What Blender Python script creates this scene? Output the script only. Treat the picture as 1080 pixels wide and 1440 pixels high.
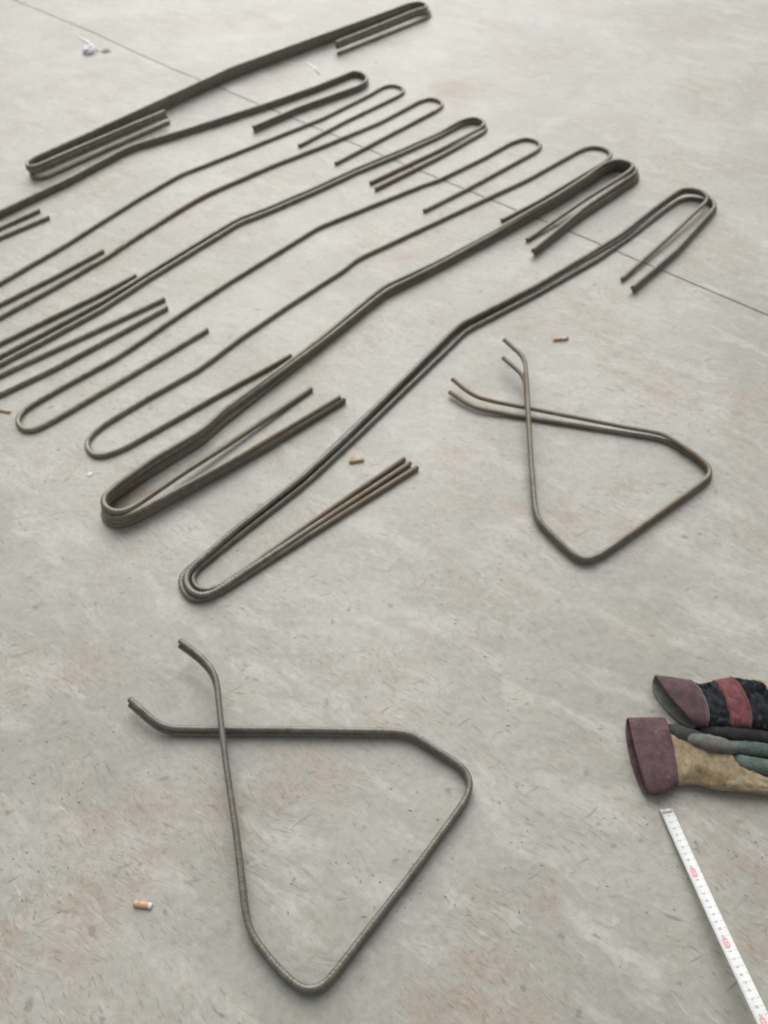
# Bent reinforcing bars, stirrups, work gloves and a tape measure on a concrete slab.
import bpy, bmesh, math, random
import numpy as np
from mathutils import Vector, noise

for o in list(bpy.data.objects):
    bpy.data.objects.remove(o, do_unlink=True)
scene = bpy.context.scene
C = scene.collection

# ------------------------------------------------------------------ camera
cam_d = bpy.data.cameras.new("camera")
cam = bpy.data.objects.new("camera", cam_d)
C.objects.link(cam)
cam.location = (0, 0, 1.27)
cam.rotation_euler = (math.radians(90 - 51.0), 0, 0)
cam_d.sensor_fit = 'VERTICAL'
cam_d.sensor_height = 24.0
cam_d.lens = 18.0
cam_d.clip_end = 200
cam_d.clip_start = 0.02
cam_d.dof.use_dof = True
cam_d.dof.focus_distance = 0.85
cam_d.dof.aperture_fstop = 3.7
scene.camera = cam

# ------------------------------------------------------------------ light: overcast daylight, brighter ahead and to the left
SUN_AZ = math.radians(-5)      # left of straight ahead
SUN_EL = math.radians(43)
world = bpy.data.worlds.new("World")
scene.world = world
world.use_nodes = True
wn = world.node_tree.nodes
wl = world.node_tree.links
wn.clear()
wo = wn.new("ShaderNodeOutputWorld")
bg = wn.new("ShaderNodeBackground")
sky = wn.new("ShaderNodeTexSky")
sky.sky_type = 'NISHITA'
sky.sun_disc = False
sky.sun_elevation = SUN_EL
sky.sun_rotation = SUN_AZ
sky.dust_density = 4.0
sky.air_density = 1.0
hs = wn.new("ShaderNodeHueSaturation")
hs.inputs["Saturation"].default_value = 0.10
wl.new(sky.outputs[0], hs.inputs["Color"])
wl.new(hs.outputs[0], bg.inputs["Color"])
bg.inputs["Strength"].default_value = 0.10
wl.new(bg.outputs[0], wo.inputs["Surface"])
sun_d = bpy.data.lights.new("sun", 'SUN')
sun = bpy.data.objects.new("sun", sun_d)
C.objects.link(sun)
sun_d.energy = 1.5
sun_d.angle = math.radians(64)
sun_d.color = (1.0, 0.975, 0.915)
sv = Vector((math.sin(SUN_AZ) * math.cos(SUN_EL), math.cos(SUN_AZ) * math.cos(SUN_EL), math.sin(SUN_EL)))
sun.rotation_euler = sv.to_track_quat('Z', 'Y').to_euler()
scene.view_settings.view_transform = 'Standard'
scene.view_settings.look = 'None'
scene.view_settings.gamma = 1.0
scene.view_settings.use_curve_mapping = False
scene.view_settings.exposure = 0.18
scene.render.resolution_x = 768
scene.render.resolution_y = 1024

# ------------------------------------------------------------------ node helpers
class NT:
    def __init__(self, name):
        self.m = bpy.data.materials.new(name)
        self.m.use_nodes = True
        self.t = self.m.node_tree
        self.t.nodes.clear()
        self.out = self.n("ShaderNodeOutputMaterial")
        self.b = self.n("ShaderNodeBsdfPrincipled")
        self.l(self.b.outputs[0], self.out.inputs[0])
    def n(self, kind, **kw):
        nd = self.t.nodes.new(kind)
        for k, v in kw.items():
            setattr(nd, k, v)
        return nd
    def l(self, a, b):
        self.t.links.new(a, b)
    def put(self, sock, v):
        if hasattr(v, "is_output"):
            self.l(v, sock)
        elif v is not None:
            sock.default_value = v
    def noise(self, vec, scale, detail=4, rough=0.6, dist=0.0, lac=2.0):
        nd = self.n("ShaderNodeTexNoise")
        self.put(nd.inputs["Vector"], vec)
        nd.inputs["Scale"].default_value = scale
        nd.inputs["Detail"].default_value = detail
        nd.inputs["Roughness"].default_value = rough
        nd.inputs["Distortion"].default_value = dist
        nd.inputs["Lacunarity"].default_value = lac
        return nd.outputs[0]
    def ramp(self, v, a, b, lo=0.0, hi=1.0):
        nd = self.n("ShaderNodeMapRange", interpolation_type='SMOOTHSTEP')
        self.put(nd.inputs[0], v)
        for i, x in enumerate((a, b, lo, hi)):
            nd.inputs[i + 1].default_value = x
        return nd.outputs[0]
    def math(self, op, a, b=None, clamp=False):
        nd = self.n("ShaderNodeMath", operation=op, use_clamp=clamp)
        self.put(nd.inputs[0], a)
        if b is not None:
            self.put(nd.inputs[1], b)
        return nd.outputs[0]
    def mix(self, f, a, b, mode='MIX'):
        nd = self.n("ShaderNodeMix", data_type='RGBA', blend_type=mode)
        self.put(nd.inputs[0], f)
        self.put(nd.inputs[6], a if hasattr(a, "is_output") else (*a, 1) if len(a) == 3 else a)
        self.put(nd.inputs[7], b if hasattr(b, "is_output") else (*b, 1) if len(b) == 3 else b)
        return nd.outputs[2]
    def mapping(self, vec, scale=(1, 1, 1), rot=(0, 0, 0), loc=(0, 0, 0)):
        nd = self.n("ShaderNodeMapping")
        self.put(nd.inputs[0], vec)
        nd.inputs[1].default_value = loc
        nd.inputs[2].default_value = rot
        nd.inputs[3].default_value = scale
        return nd.outputs[0]
    def bump(self, h, strength, dist, normal=None):
        nd = self.n("ShaderNodeBump")
        nd.inputs["Strength"].default_value = strength
        nd.inputs["Distance"].default_value = dist
        self.put(nd.inputs["Height"], h)
        if normal is not None:
            self.l(normal, nd.inputs["Normal"])
        return nd.outputs[0]
    def coords(self, which="Object"):
        return self.n("ShaderNodeTexCoord").outputs[which]
    def fin(self, col=None, rough=None, normal=None, metallic=None, spec=None):
        self.put(self.b.inputs["Base Color"], col if col is None or hasattr(col, "is_output") else (*col, 1))
        self.put(self.b.inputs["Roughness"], rough)
        self.put(self.b.inputs["Metallic"], metallic)
        self.put(self.b.inputs["Specular IOR Level"], spec)
        if normal is not None:
            self.l(normal, self.b.inputs["Normal"])
        return self.m

BARS = {
    'front_outer': (0.006, 0.014, (0.6, 0.1), [(0.0743, 1.1517, 0.006), (-0.1446, 0.9704, 0.006), (-0.3256, 0.8168, 0.006), (-0.3488, 0.8053, 0.006), (-0.369, 0.8021, 0.006), (-0.3879, 0.8168, 0.006), (-0.4028, 0.8433, 0.006), (-0.4012, 0.8636, 0.006), (-0.3784, 0.8894, 0.006), (-0.3044, 0.9751, 0.006), (-0.1896, 1.1055, 0.006), (-0.1009, 1.2308, 0.006), (0.17, 1.611, 0.006), (0.1964, 1.6494, 0.006), (0.4131, 1.8176, 0.0084), (0.619, 1.9862, 0.0108), (0.7081, 2.0644, 0.0132), (0.8194, 2.1907, 0.0156), (0.9048, 2.2785, 0.018), (0.945, 2.3153, 0.018), (0.9771, 2.3174, 0.018), (1.0085, 2.3, 0.018), (1.0267, 2.2678, 0.018), (1.0259, 2.2319, 0.018), (1.0005, 2.1947, 0.018), (0.8467, 1.9894, 0.018), (0.6816, 1.8054, 0.018)]),
    'front_inner': (0.006, 0.014, (0.6, 0.1), [(0.0463, 1.1776, 0.006), (-0.159, 0.9892, 0.006), (-0.311, 0.8433, 0.006), (-0.3313, 0.8283, 0.006), (-0.3515, 0.8233, 0.006), (-0.3694, 0.8316, 0.006), (-0.3812, 0.8483, 0.006), (-0.3806, 0.867, 0.006), (-0.365, 0.886, 0.006), (-0.2946, 0.9667, 0.006), (-0.1736, 1.0994, 0.006), (-0.0826, 1.2195, 0.006), (0.1875, 1.5936, 0.006), (0.2139, 1.6316, 0.006), (0.4247, 1.798, 0.006), (0.6204, 1.9646, 0.006), (0.7391, 2.0839, 0.006), (0.8636, 2.2199, 0.006), (0.9334, 2.2895, 0.006), (0.9686, 2.3047, 0.006), (1.0102, 2.2917, 0.006), (1.0325, 2.266, 0.006), (1.0334, 2.2365, 0.006), (1.0046, 2.1951, 0.006), (0.8504, 1.9901, 0.006), (0.6893, 1.8095, 0.006)]),
    'front_top': (0.006, 0.014, (0.6, 0.8), [(0.0587, 1.1635, 0.0072), (-0.1533, 0.9745, 0.0104), (-0.331, 0.8151, 0.0136), (-0.3523, 0.8049, 0.0168), (-0.3728, 0.813, 0.0168), (-0.3892, 0.8378, 0.0168), (-0.3891, 0.863, 0.0168), (-0.3703, 0.887, 0.0168), (-0.2999, 0.9751, 0.0168), (-0.1811, 1.1084, 0.0168), (-0.0906, 1.2293, 0.0168), (0.1751, 1.6147, 0.0168), (0.2031, 1.6502, 0.0168), (0.4152, 1.8138, 0.0168), (0.6145, 1.9913, 0.0168), (0.7002, 2.0665, 0.0212), (0.8116, 2.1875, 0.0256), (0.8952, 2.2716, 0.03), (0.9357, 2.3104, 0.03), (0.9682, 2.3148, 0.03), (0.9956, 2.2996, 0.03), (1.0105, 2.2716, 0.03), (1.0037, 2.2535, 0.0224), (0.8523, 2.0733, 0.0148), (0.668, 1.8627, 0.0072)]),
    'big_bottom': (0.006, 0.014, (0.4, 0.1), [(-0.094, 1.3709, 0.006), (-0.2707, 1.2039, 0.006), (-0.3467, 1.1432, 0.006), (-0.4837, 1.0333, 0.006), (-0.5228, 1.0024, 0.006), (-0.5522, 0.9863, 0.006), (-0.5778, 0.9948, 0.006), (-0.5931, 1.0158, 0.006), (-0.5913, 1.0411, 0.006), (-0.5738, 1.0649, 0.006), (-0.5144, 1.1305, 0.006), (-0.4177, 1.2285, 0.006), (-0.3759, 1.2932, 0.006), (-0.2027, 1.5175, 0.006), (-0.1468, 1.5878, 0.006), (-0.0346, 1.7385, 0.006), (0.0117, 1.7931, 0.006), (0.1601, 1.9166, 0.006), (0.3162, 2.0572, 0.006), (0.4198, 2.1527, 0.006), (0.5318, 2.2576, 0.006), (0.6498, 2.3798, 0.006), (0.7268, 2.4626, 0.006), (0.7697, 2.491, 0.006), (0.8079, 2.4815, 0.006), (0.8341, 2.4486, 0.006), (0.8241, 2.4116, 0.006), (0.6207, 2.2033, 0.006), (0.4391, 1.9937, 0.006)]),
    'big_second': (0.006, 0.014, (0.4, 0.1), [(-0.0963, 1.3682, 0.0096), (-0.2693, 1.208, 0.0126), (-0.3441, 1.1423, 0.0156), (-0.4802, 1.0326, 0.0168), (-0.5186, 1.0009, 0.018), (-0.5478, 0.9853, 0.018), (-0.5735, 0.9942, 0.018), (-0.5894, 1.0152, 0.018), (-0.588, 1.0385, 0.018), (-0.5722, 1.0639, 0.016), (-0.5125, 1.1353, 0.014), (-0.4164, 1.2333, 0.012), (-0.3753, 1.3014, 0.01), (-0.2032, 1.5275, 0.008), (-0.1474, 1.6008, 0.006), (-0.0348, 1.7528, 0.006), (0.0098, 1.8079, 0.006), (0.1608, 1.9325, 0.006), (0.317, 2.0694, 0.009), (0.4205, 2.1552, 0.012), (0.5314, 2.256, 0.015), (0.6476, 2.3727, 0.018), (0.7272, 2.4588, 0.018), (0.7683, 2.4849, 0.018), (0.8063, 2.4754, 0.018), (0.8309, 2.4413, 0.018), (0.8165, 2.4055, 0.018), (0.6199, 2.2038, 0.0168), (0.4318, 1.9877, 0.0156)]),
    'big_third': (0.006, 0.014, (0.4, 0.1), [(-0.1053, 1.3666, 0.0168), (-0.2697, 1.2123, 0.0204), (-0.3439, 1.1437, 0.024), (-0.4787, 1.033, 0.0276), (-0.5168, 1.0013, 0.0288), (-0.5455, 0.9853, 0.03), (-0.5711, 0.9947, 0.03), (-0.5877, 1.0156, 0.03), (-0.5866, 1.0369, 0.03), (-0.5718, 1.0622, 0.028), (-0.5111, 1.1377, 0.026), (-0.4151, 1.2335, 0.024), (-0.3745, 1.3027, 0.022), (-0.2014, 1.5157, 0.02), (-0.1461, 1.5885, 0.018), (-0.0364, 1.7393, 0.018), (0.0078, 1.794, 0.018), (0.1594, 1.9176, 0.018), (0.3143, 2.0535, 0.021), (0.417, 2.1498, 0.024), (0.5273, 2.2515, 0.027), (0.643, 2.368, 0.03), (0.7252, 2.4577, 0.03), (0.7646, 2.4814, 0.03), (0.8024, 2.4719, 0.03), (0.8254, 2.4367, 0.03), (0.8068, 2.4021, 0.03), (0.6178, 2.2097, 0.0258), (0.4293, 1.9837, 0.0216)]),
    'big_top': (0.006, 0.014, (0, 0), [(-0.1766, 1.4101, 0.006), (-0.3544, 1.2121, 0.0126), (-0.4493, 1.1104, 0.0192), (-0.5111, 1.032, 0.0288), (-0.532, 1.0011, 0.0384), (-0.5503, 0.993, 0.0402), (-0.5699, 1.001, 0.042), (-0.5863, 1.0211, 0.042), (-0.5851, 1.0385, 0.042), (-0.5734, 1.0614, 0.0382), (-0.5095, 1.1447, 0.0344), (-0.4148, 1.2394, 0.0306), (-0.3746, 1.3096, 0.0268), (-0.202, 1.5272, 0.023), (-0.1468, 1.6043, 0.0192), (-0.0366, 1.7615, 0.0192), (0.0039, 1.8136, 0.0192), (0.1603, 1.937, 0.0192), (0.3153, 2.068, 0.0238), (0.4173, 2.1584, 0.0283), (0.5272, 2.2578, 0.0329), (0.6425, 2.3741, 0.0374), (0.7174, 2.455, 0.042), (0.7613, 2.4787, 0.042), (0.798, 2.4645, 0.042), (0.8146, 2.4399, 0.039), (0.7764, 2.395, 0.036), (0.6281, 2.2666, 0.021), (0.4244, 2.0629, 0.006)]),
    'single_right': (0.006, 0.014, (0.5, 0), [(-0.2359, 1.5347, 0.006), (-0.4191, 1.3689, 0.006), (-0.5908, 1.2086, 0.006), (-0.6239, 1.1885, 0.006), (-0.6476, 1.183, 0.006), (-0.6696, 1.1999, 0.006), (-0.6811, 1.2285, 0.006), (-0.6741, 1.2552, 0.006), (-0.6476, 1.2932, 0.006), (-0.5671, 1.3786, 0.006), (-0.4744, 1.467, 0.006), (-0.4394, 1.5109, 0.006), (-0.3677, 1.6101, 0.006), (-0.2557, 1.7461, 0.006), (-0.1152, 1.9079, 0.006), (-0.076, 1.9646, 0.006), (0.0422, 2.0632, 0.006), (0.3384, 2.3103, 0.006), (0.4658, 2.4162, 0.006), (0.6673, 2.6126, 0.006), (0.7041, 2.6375, 0.006), (0.7367, 2.6396, 0.006), (0.7657, 2.6187, 0.006), (0.774, 2.59, 0.006), (0.7577, 2.5538, 0.006), (0.7202, 2.514, 0.006), (0.4852, 2.2818, 0.006), (0.3601, 2.1707, 0.006)]),
    'single_left': (0.006, 0.014, (0, 0), [(-0.4627, 1.6396, 0.006), (-0.5925, 1.4965, 0.006), (-0.7376, 1.3403, 0.006), (-0.784, 1.2904, 0.006), (-0.8092, 1.2674, 0.006), (-0.8303, 1.264, 0.006), (-0.8541, 1.2826, 0.006), (-0.8623, 1.3098, 0.006), (-0.8527, 1.3403, 0.006), (-0.7831, 1.4183, 0.006), (-0.6824, 1.5208, 0.006), (-0.6402, 1.5747, 0.006), (-0.5478, 1.7023, 0.006), (-0.4368, 1.8462, 0.006), (-0.2634, 2.0553, 0.006), (-0.2007, 2.1308, 0.006), (0.1076, 2.3695, 0.006), (0.1809, 2.4185, 0.006), (0.3374, 2.5637, 0.006), (0.4413, 2.6726, 0.006), (0.4924, 2.7046, 0.006), (0.531, 2.6877, 0.006), (0.5438, 2.6524, 0.006), (0.5242, 2.6137, 0.006), (0.4505, 2.5406, 0.006), (0.2655, 2.3569, 0.006), (0.1238, 2.2261, 0.006)]),
    'pair_front_low': (0.006, 0.014, (0.1, 1), [(-0.5842, 1.7329, 0.006), (-0.8343, 1.4726, 0.006), (-0.928, 1.3885, 0.006), (-0.9952, 1.334, 0.006), (-1.0337, 1.3003, 0.006), (-1.0662, 1.2979, 0.006), (-1.0876, 1.3194, 0.006), (-1.086, 1.3511, 0.006), (-1.0569, 1.3885, 0.006), (-0.9626, 1.4984, 0.006), (-0.8817, 1.585, 0.006), (-0.7615, 1.7228, 0.006), (-0.6687, 1.8546, 0.006), (-0.4707, 2.1111, 0.006), (-0.4373, 2.1547, 0.006), (-0.3689, 2.2075, 0.006), (-0.227, 2.3352, 0.006), (-0.0938, 2.4626, 0.006), (0.0581, 2.591, 0.006), (0.1918, 2.7146, 0.006), (0.2858, 2.8189, 0.006), (0.3228, 2.8363, 0.006), (0.3544, 2.815, 0.006), (0.3677, 2.7765, 0.006), (0.3487, 2.744, 0.006), (0.1846, 2.5686, 0.006), (-0.0269, 2.3561, 0.006)]),
    'pair_front_high': (0.006, 0.014, (0.1, 1), [(-0.6005, 1.7743, 0.006), (-0.9496, 1.4569, 0.006), (-1.0166, 1.396, 0.006), (-1.0538, 1.356, 0.006), (-1.0845, 1.361, 0.006), (-1.0904, 1.3859, 0.006), (-1.0698, 1.4242, 0.006), (-1.0267, 1.4768, 0.006), (-0.9739, 1.5341, 0.006), (-0.8923, 1.6227, 0.006), (-0.77, 1.7592, 0.006), (-0.6744, 1.8836, 0.006), (-0.4748, 2.1427, 0.006), (-0.4446, 2.1788, 0.006), (-0.3735, 2.2323, 0.006), (-0.2285, 2.3596, 0.006), (-0.0943, 2.4862, 0.006), (0.0584, 2.6162, 0.006), (0.1921, 2.7283, 0.012), (0.2743, 2.8132, 0.018), (0.3193, 2.8373, 0.018), (0.351, 2.8188, 0.018), (0.3607, 2.7828, 0.018), (0.3369, 2.7606, 0.012), (0.1671, 2.596, 0.006), (-0.0429, 2.3938, 0.006)]),
    'rusty_single': (0.006, 0.014, (0.2, 0.3), [(-0.7003, 1.8829, 0.006), (-0.7875, 1.7866, 0.006), (-0.9893, 1.5832, 0.006), (-1.1557, 1.4216, 0.006), (-1.1854, 1.4088, 0.006), (-1.2176, 1.4242, 0.006), (-1.2205, 1.4529, 0.006), (-1.1923, 1.493, 0.006), (-1.0235, 1.6918, 0.006), (-0.9183, 1.8207, 0.006), (-0.8016, 1.9755, 0.006), (-0.7513, 2.0575, 0.006), (-0.6362, 2.2286, 0.006), (-0.5648, 2.3221, 0.006), (-0.5054, 2.3811, 0.006), (-0.3642, 2.5164, 0.006), (-0.1967, 2.6581, 0.006), (-0.0171, 2.8223, 0.006), (0.0874, 2.9425, 0.006), (0.1328, 2.9961, 0.006), (0.1691, 3.0228, 0.006), (0.2082, 3.0034, 0.006), (0.2203, 2.9662, 0.006), (0.1914, 2.9203, 0.006), (0.0334, 2.7456, 0.006), (-0.1626, 2.5246, 0.006)]),
    'grey_single': (0.006, 0.014, (0, 0), [(-0.821, 2.0077, 0.006), (-0.9319, 1.8709, 0.006), (-1.0414, 1.7487, 0.006), (-1.2976, 1.4688, 0.006), (-1.3201, 1.4398, 0.006), (-1.3487, 1.4529, 0.006), (-1.3465, 1.4876, 0.006), (-1.3044, 1.5481, 0.006), (-1.0721, 1.8462, 0.006), (-0.9438, 2.0296, 0.006), (-0.7902, 2.2775, 0.006), (-0.695, 2.4148, 0.006), (-0.6664, 2.4518, 0.006), (-0.53, 2.5736, 0.006), (-0.3815, 2.7104, 0.006), (-0.2231, 2.856, 0.006), (-0.0538, 3.0535, 0.006), (-0.009, 3.1161, 0.006), (0.0274, 3.1422, 0.006), (0.0682, 3.1193, 0.006), (0.0784, 3.0802, 0.006), (0.0482, 3.0368, 0.006), (-0.1366, 2.8374, 0.006), (-0.2944, 2.6493, 0.006)]),
    'pair_back_low': (0.006, 0.014, (0, 0), [(-1.0306, 2.1911, 0.006), (-1.1447, 2.077, 0.006), (-1.5426, 1.6286, 0.006), (-1.5817, 1.6139, 0.006), (-1.6199, 1.6345, 0.006), (-1.6201, 1.6644, 0.006), (-1.5851, 1.7166, 0.006), (-1.1842, 2.2025, 0.006), (-1.024, 2.3997, 0.006), (-0.8793, 2.6076, 0.006), (-0.8441, 2.6381, 0.006), (-0.7013, 2.7376, 0.006), (-0.5648, 2.8447, 0.006), (-0.4212, 2.9573, 0.006), (-0.2579, 3.0977, 0.006), (-0.1606, 3.1909, 0.006), (-0.1202, 3.2352, 0.006), (-0.0892, 3.2219, 0.006), (-0.0664, 3.1856, 0.006), (-0.0685, 3.1435, 0.006), (-0.1032, 3.099, 0.006), (-0.3133, 2.9203, 0.006), (-0.4614, 2.7656, 0.006)]),
    'pair_back_high': (0.006, 0.014, (0, 0), [(-1.0708, 2.2311, 0.006), (-1.161, 2.1288, 0.006), (-1.5513, 1.6857, 0.006), (-1.5787, 1.6502, 0.01), (-1.6053, 1.6599, 0.014), (-1.5988, 1.6819, 0.018), (-1.5646, 1.7283, 0.018), (-1.1789, 2.2004, 0.018), (-1.0197, 2.3978, 0.018), (-0.8758, 2.6059, 0.018), (-0.8408, 2.6365, 0.018), (-0.6987, 2.7361, 0.018), (-0.5627, 2.8435, 0.018), (-0.4198, 2.9564, 0.018), (-0.257, 3.0972, 0.018), (-0.1601, 3.1906, 0.018), (-0.1198, 3.2344, 0.018), (-0.0889, 3.221, 0.018), (-0.0661, 3.1814, 0.018), (-0.0696, 3.1393, 0.018), (-0.1028, 3.0978, 0.018), (-0.3122, 2.9187, 0.018), (-0.4618, 2.761, 0.018)]),
    'stack_bottom': (0.006, 0.014, (0, 0), [(-0.773, 2.8318, 0.006), (-0.9695, 2.5985, 0.006), (-1.1042, 2.4369, 0.006), (-1.1282, 2.4231, 0.006), (-1.1525, 2.4346, 0.006), (-1.1689, 2.4673, 0.006), (-1.1549, 2.5005, 0.006), (-1.0607, 2.6238, 0.006), (-0.8839, 2.8486, 0.006), (-0.6469, 3.1629, 0.006), (-0.5917, 3.2285, 0.006), (-0.526, 3.2926, 0.006), (-0.2248, 3.5822, 0.006), (0.0504, 3.8444, 0.006), (0.1277, 3.9174, 0.006), (0.1761, 3.9349, 0.006), (0.21, 3.9, 0.006), (0.2017, 3.8486, 0.006), (0.1498, 3.794, 0.006), (0.0335, 3.672, 0.006), (-0.1896, 3.4441, 0.006)]),
    'stack_second': (0.006, 0.014, (0, 0), [(-0.7805, 2.8455, 0.018), (-1.0101, 2.5813, 0.018), (-1.1129, 2.4579, 0.018), (-1.1364, 2.438, 0.018), (-1.1534, 2.4335, 0.018), (-1.1678, 2.4646, 0.018), (-1.1531, 2.4978, 0.018), (-1.0598, 2.6186, 0.018), (-0.8825, 2.8435, 0.018), (-0.6457, 3.1558, 0.018), (-0.5918, 3.2215, 0.018), (-0.5256, 3.2856, 0.018), (-0.2259, 3.5755, 0.018), (0.047, 3.838, 0.018), (0.1218, 3.9097, 0.018), (0.17, 3.9287, 0.018), (0.2029, 3.8967, 0.018), (0.1958, 3.8481, 0.018), (0.1455, 3.8226, 0.018), (0.0061, 3.6728, 0.018), (-0.1949, 3.466, 0.018)]),
    'stack_third': (0.006, 0.014, (0, 0), [(-0.7807, 2.8394, 0.03), (-1.0262, 2.5605, 0.03), (-1.1123, 2.4575, 0.03), (-1.1354, 2.4345, 0.03), (-1.1538, 2.4315, 0.03), (-1.1663, 2.4611, 0.03), (-1.151, 2.4944, 0.03), (-1.0585, 2.6127, 0.03), (-0.8809, 2.8376, 0.03), (-0.6444, 3.1479, 0.03), (-0.5917, 3.2136, 0.03), (-0.525, 3.2777, 0.03), (-0.2268, 3.5678, 0.03), (0.0437, 3.8305, 0.03), (0.116, 3.9009, 0.03), (0.1641, 3.9213, 0.03), (0.1959, 3.8922, 0.03), (0.19, 3.8462, 0.03), (0.1426, 3.8199, 0.03), (-0.0081, 3.6562, 0.03), (-0.1968, 3.4613, 0.03)]),
    'stack_top': (0.006, 0.014, (0, 0), [(-0.7822, 2.8384, 0.039), (-1.0419, 2.5442, 0.0396), (-1.1124, 2.4586, 0.0402), (-1.1346, 2.4317, 0.0408), (-1.1548, 2.4305, 0.0414), (-1.1647, 2.4574, 0.042), (-1.1489, 2.4908, 0.0419), (-1.0573, 2.607, 0.0418), (-0.8793, 2.832, 0.0418), (-0.6432, 3.1406, 0.0417), (-0.5918, 3.2065, 0.0416), (-0.5245, 3.2708, 0.0415), (-0.2279, 3.5614, 0.0414), (0.0405, 3.8248, 0.0414), (0.1104, 3.8941, 0.0413), (0.1583, 3.9163, 0.0412), (0.1891, 3.8902, 0.0411), (0.1844, 3.8472, 0.041), (0.1399, 3.8175, 0.041), (-0.021, 3.6412, 0.0409), (-0.1986, 3.4576, 0.0408)]),
    'near_high': (0.0053, 0.011, (0, 0), [(-0.3688, 0.6927, 0.045), (-0.3348, 0.6687, 0.0442), (-0.3112, 0.6473, 0.0433), (-0.2975, 0.629, 0.0424), (-0.2906, 0.6083, 0.0403), (-0.2773, 0.5477, 0.0382), (-0.2561, 0.4608, 0.0325), (-0.2302, 0.3643, 0.0269), (-0.2097, 0.2754, 0.0212), (-0.2032, 0.2472, 0.0186), (-0.191, 0.2236, 0.0159), (-0.155, 0.1867, 0.0159), (-0.1236, 0.1624, 0.0159), (-0.1083, 0.156, 0.0159), (-0.0934, 0.1573, 0.0159), (-0.0793, 0.1667, 0.0159), (-0.036, 0.2172, 0.0159), (0.0489, 0.3163, 0.0159), (0.1319, 0.4194, 0.0159), (0.1413, 0.4388, 0.0159), (0.1413, 0.4551, 0.0159), (0.1296, 0.4729, 0.0159), (0.0556, 0.5244, 0.0159), (0.0364, 0.5319, 0.0159), (0.0182, 0.5338, 0.0159), (-0.1701, 0.5369, 0.0163), (-0.3209, 0.538, 0.0166), (-0.361, 0.5385, 0.017), (-0.3827, 0.5424, 0.021), (-0.4073, 0.5599, 0.0251), (-0.4421, 0.5869, 0.0291)]),
    'near_low': (0.0053, 0.011, (0, 0), [(-0.3705, 0.6888, 0.0341), (-0.3363, 0.665, 0.0333), (-0.3126, 0.6437, 0.0324), (-0.2988, 0.6255, 0.0315), (-0.2918, 0.6049, 0.0294), (-0.2781, 0.5443, 0.0273), (-0.2564, 0.4576, 0.0216), (-0.2299, 0.3612, 0.016), (-0.2089, 0.2724, 0.0103), (-0.2022, 0.2443, 0.0077), (-0.1899, 0.2208, 0.0053), (-0.1536, 0.1841, 0.0053), (-0.1221, 0.16, 0.0053), (-0.1068, 0.1537, 0.0053), (-0.0919, 0.155, 0.0053), (-0.0778, 0.1645, 0.0053), (-0.0348, 0.2153, 0.0053), (0.0495, 0.3149, 0.0053), (0.1319, 0.4185, 0.0053), (0.1411, 0.4379, 0.0053), (0.141, 0.4542, 0.0053), (0.1292, 0.472, 0.0053), (0.0549, 0.523, 0.0053), (0.0357, 0.5304, 0.0053), (0.0175, 0.5322, 0.0053), (-0.1708, 0.5342, 0.0054), (-0.3216, 0.5344, 0.0057), (-0.3617, 0.5346, 0.0061), (-0.3835, 0.5384, 0.0101), (-0.4082, 0.5558, 0.0142), (-0.4431, 0.5825, 0.0182)]),
    'mid_high': (0.0053, 0.011, (0.2, 0.9), [(0.3008, 1.5452, 0.0477), (0.3226, 1.5132, 0.0456), (0.341, 1.4859, 0.0435), (0.3451, 1.4591, 0.0413), (0.3407, 1.3893, 0.0392), (0.3343, 1.3107, 0.0371), (0.3281, 1.2159, 0.0304), (0.3244, 1.1504, 0.0237), (0.3184, 1.0243, 0.017), (0.3207, 0.9998, 0.0164), (0.3275, 0.9833, 0.0159), (0.3681, 0.9229, 0.0159), (0.3878, 0.8981, 0.0159), (0.4053, 0.892, 0.0159), (0.4252, 0.8999, 0.0159), (0.4612, 0.9247, 0.0159), (0.549, 0.9908, 0.0159), (0.6548, 1.0705, 0.0159), (0.7031, 1.1092, 0.0159), (0.7169, 1.1258, 0.0159), (0.718, 1.1448, 0.0159), (0.7033, 1.1716, 0.0159), (0.6577, 1.2268, 0.0159), (0.6381, 1.2449, 0.0159), (0.6085, 1.2541, 0.0159), (0.5576, 1.2664, 0.0163), (0.3968, 1.3132, 0.0166), (0.3322, 1.3321, 0.017), (0.2695, 1.3466, 0.0193), (0.2233, 1.3612, 0.0217), (0.1958, 1.3836, 0.0241), (0.1654, 1.4216, 0.0265)]),
    'mid_low': (0.0053, 0.011, (0.2, 0.5), [(0.2945, 1.4915, 0.0345), (0.3168, 1.4599, 0.0329), (0.3351, 1.4342, 0.0313), (0.34, 1.4077, 0.0297), (0.3363, 1.3518, 0.0281), (0.3344, 1.3052, 0.0265), (0.3293, 1.2196, 0.0198), (0.3259, 1.1495, 0.0131), (0.3189, 1.0213, 0.0064), (0.3221, 0.9978, 0.0058), (0.3303, 0.9803, 0.0053), (0.3703, 0.9208, 0.0053), (0.3897, 0.8969, 0.0053), (0.4074, 0.8917, 0.0053), (0.429, 0.9004, 0.0053), (0.4652, 0.9253, 0.0053), (0.5531, 0.9897, 0.0053), (0.6562, 1.0695, 0.0053), (0.7037, 1.1041, 0.0053), (0.7196, 1.1228, 0.0053), (0.719, 1.1502, 0.0053), (0.7022, 1.1771, 0.0053), (0.6596, 1.2213, 0.0053), (0.6393, 1.2371, 0.0053), (0.6097, 1.2463, 0.0053), (0.5586, 1.2577, 0.0053), (0.3964, 1.2963, 0.0053), (0.3314, 1.3106, 0.0053), (0.2689, 1.3253, 0.0073), (0.2225, 1.3354, 0.0093), (0.1948, 1.3528, 0.0113), (0.1577, 1.3906, 0.0132)]),
}
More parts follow.
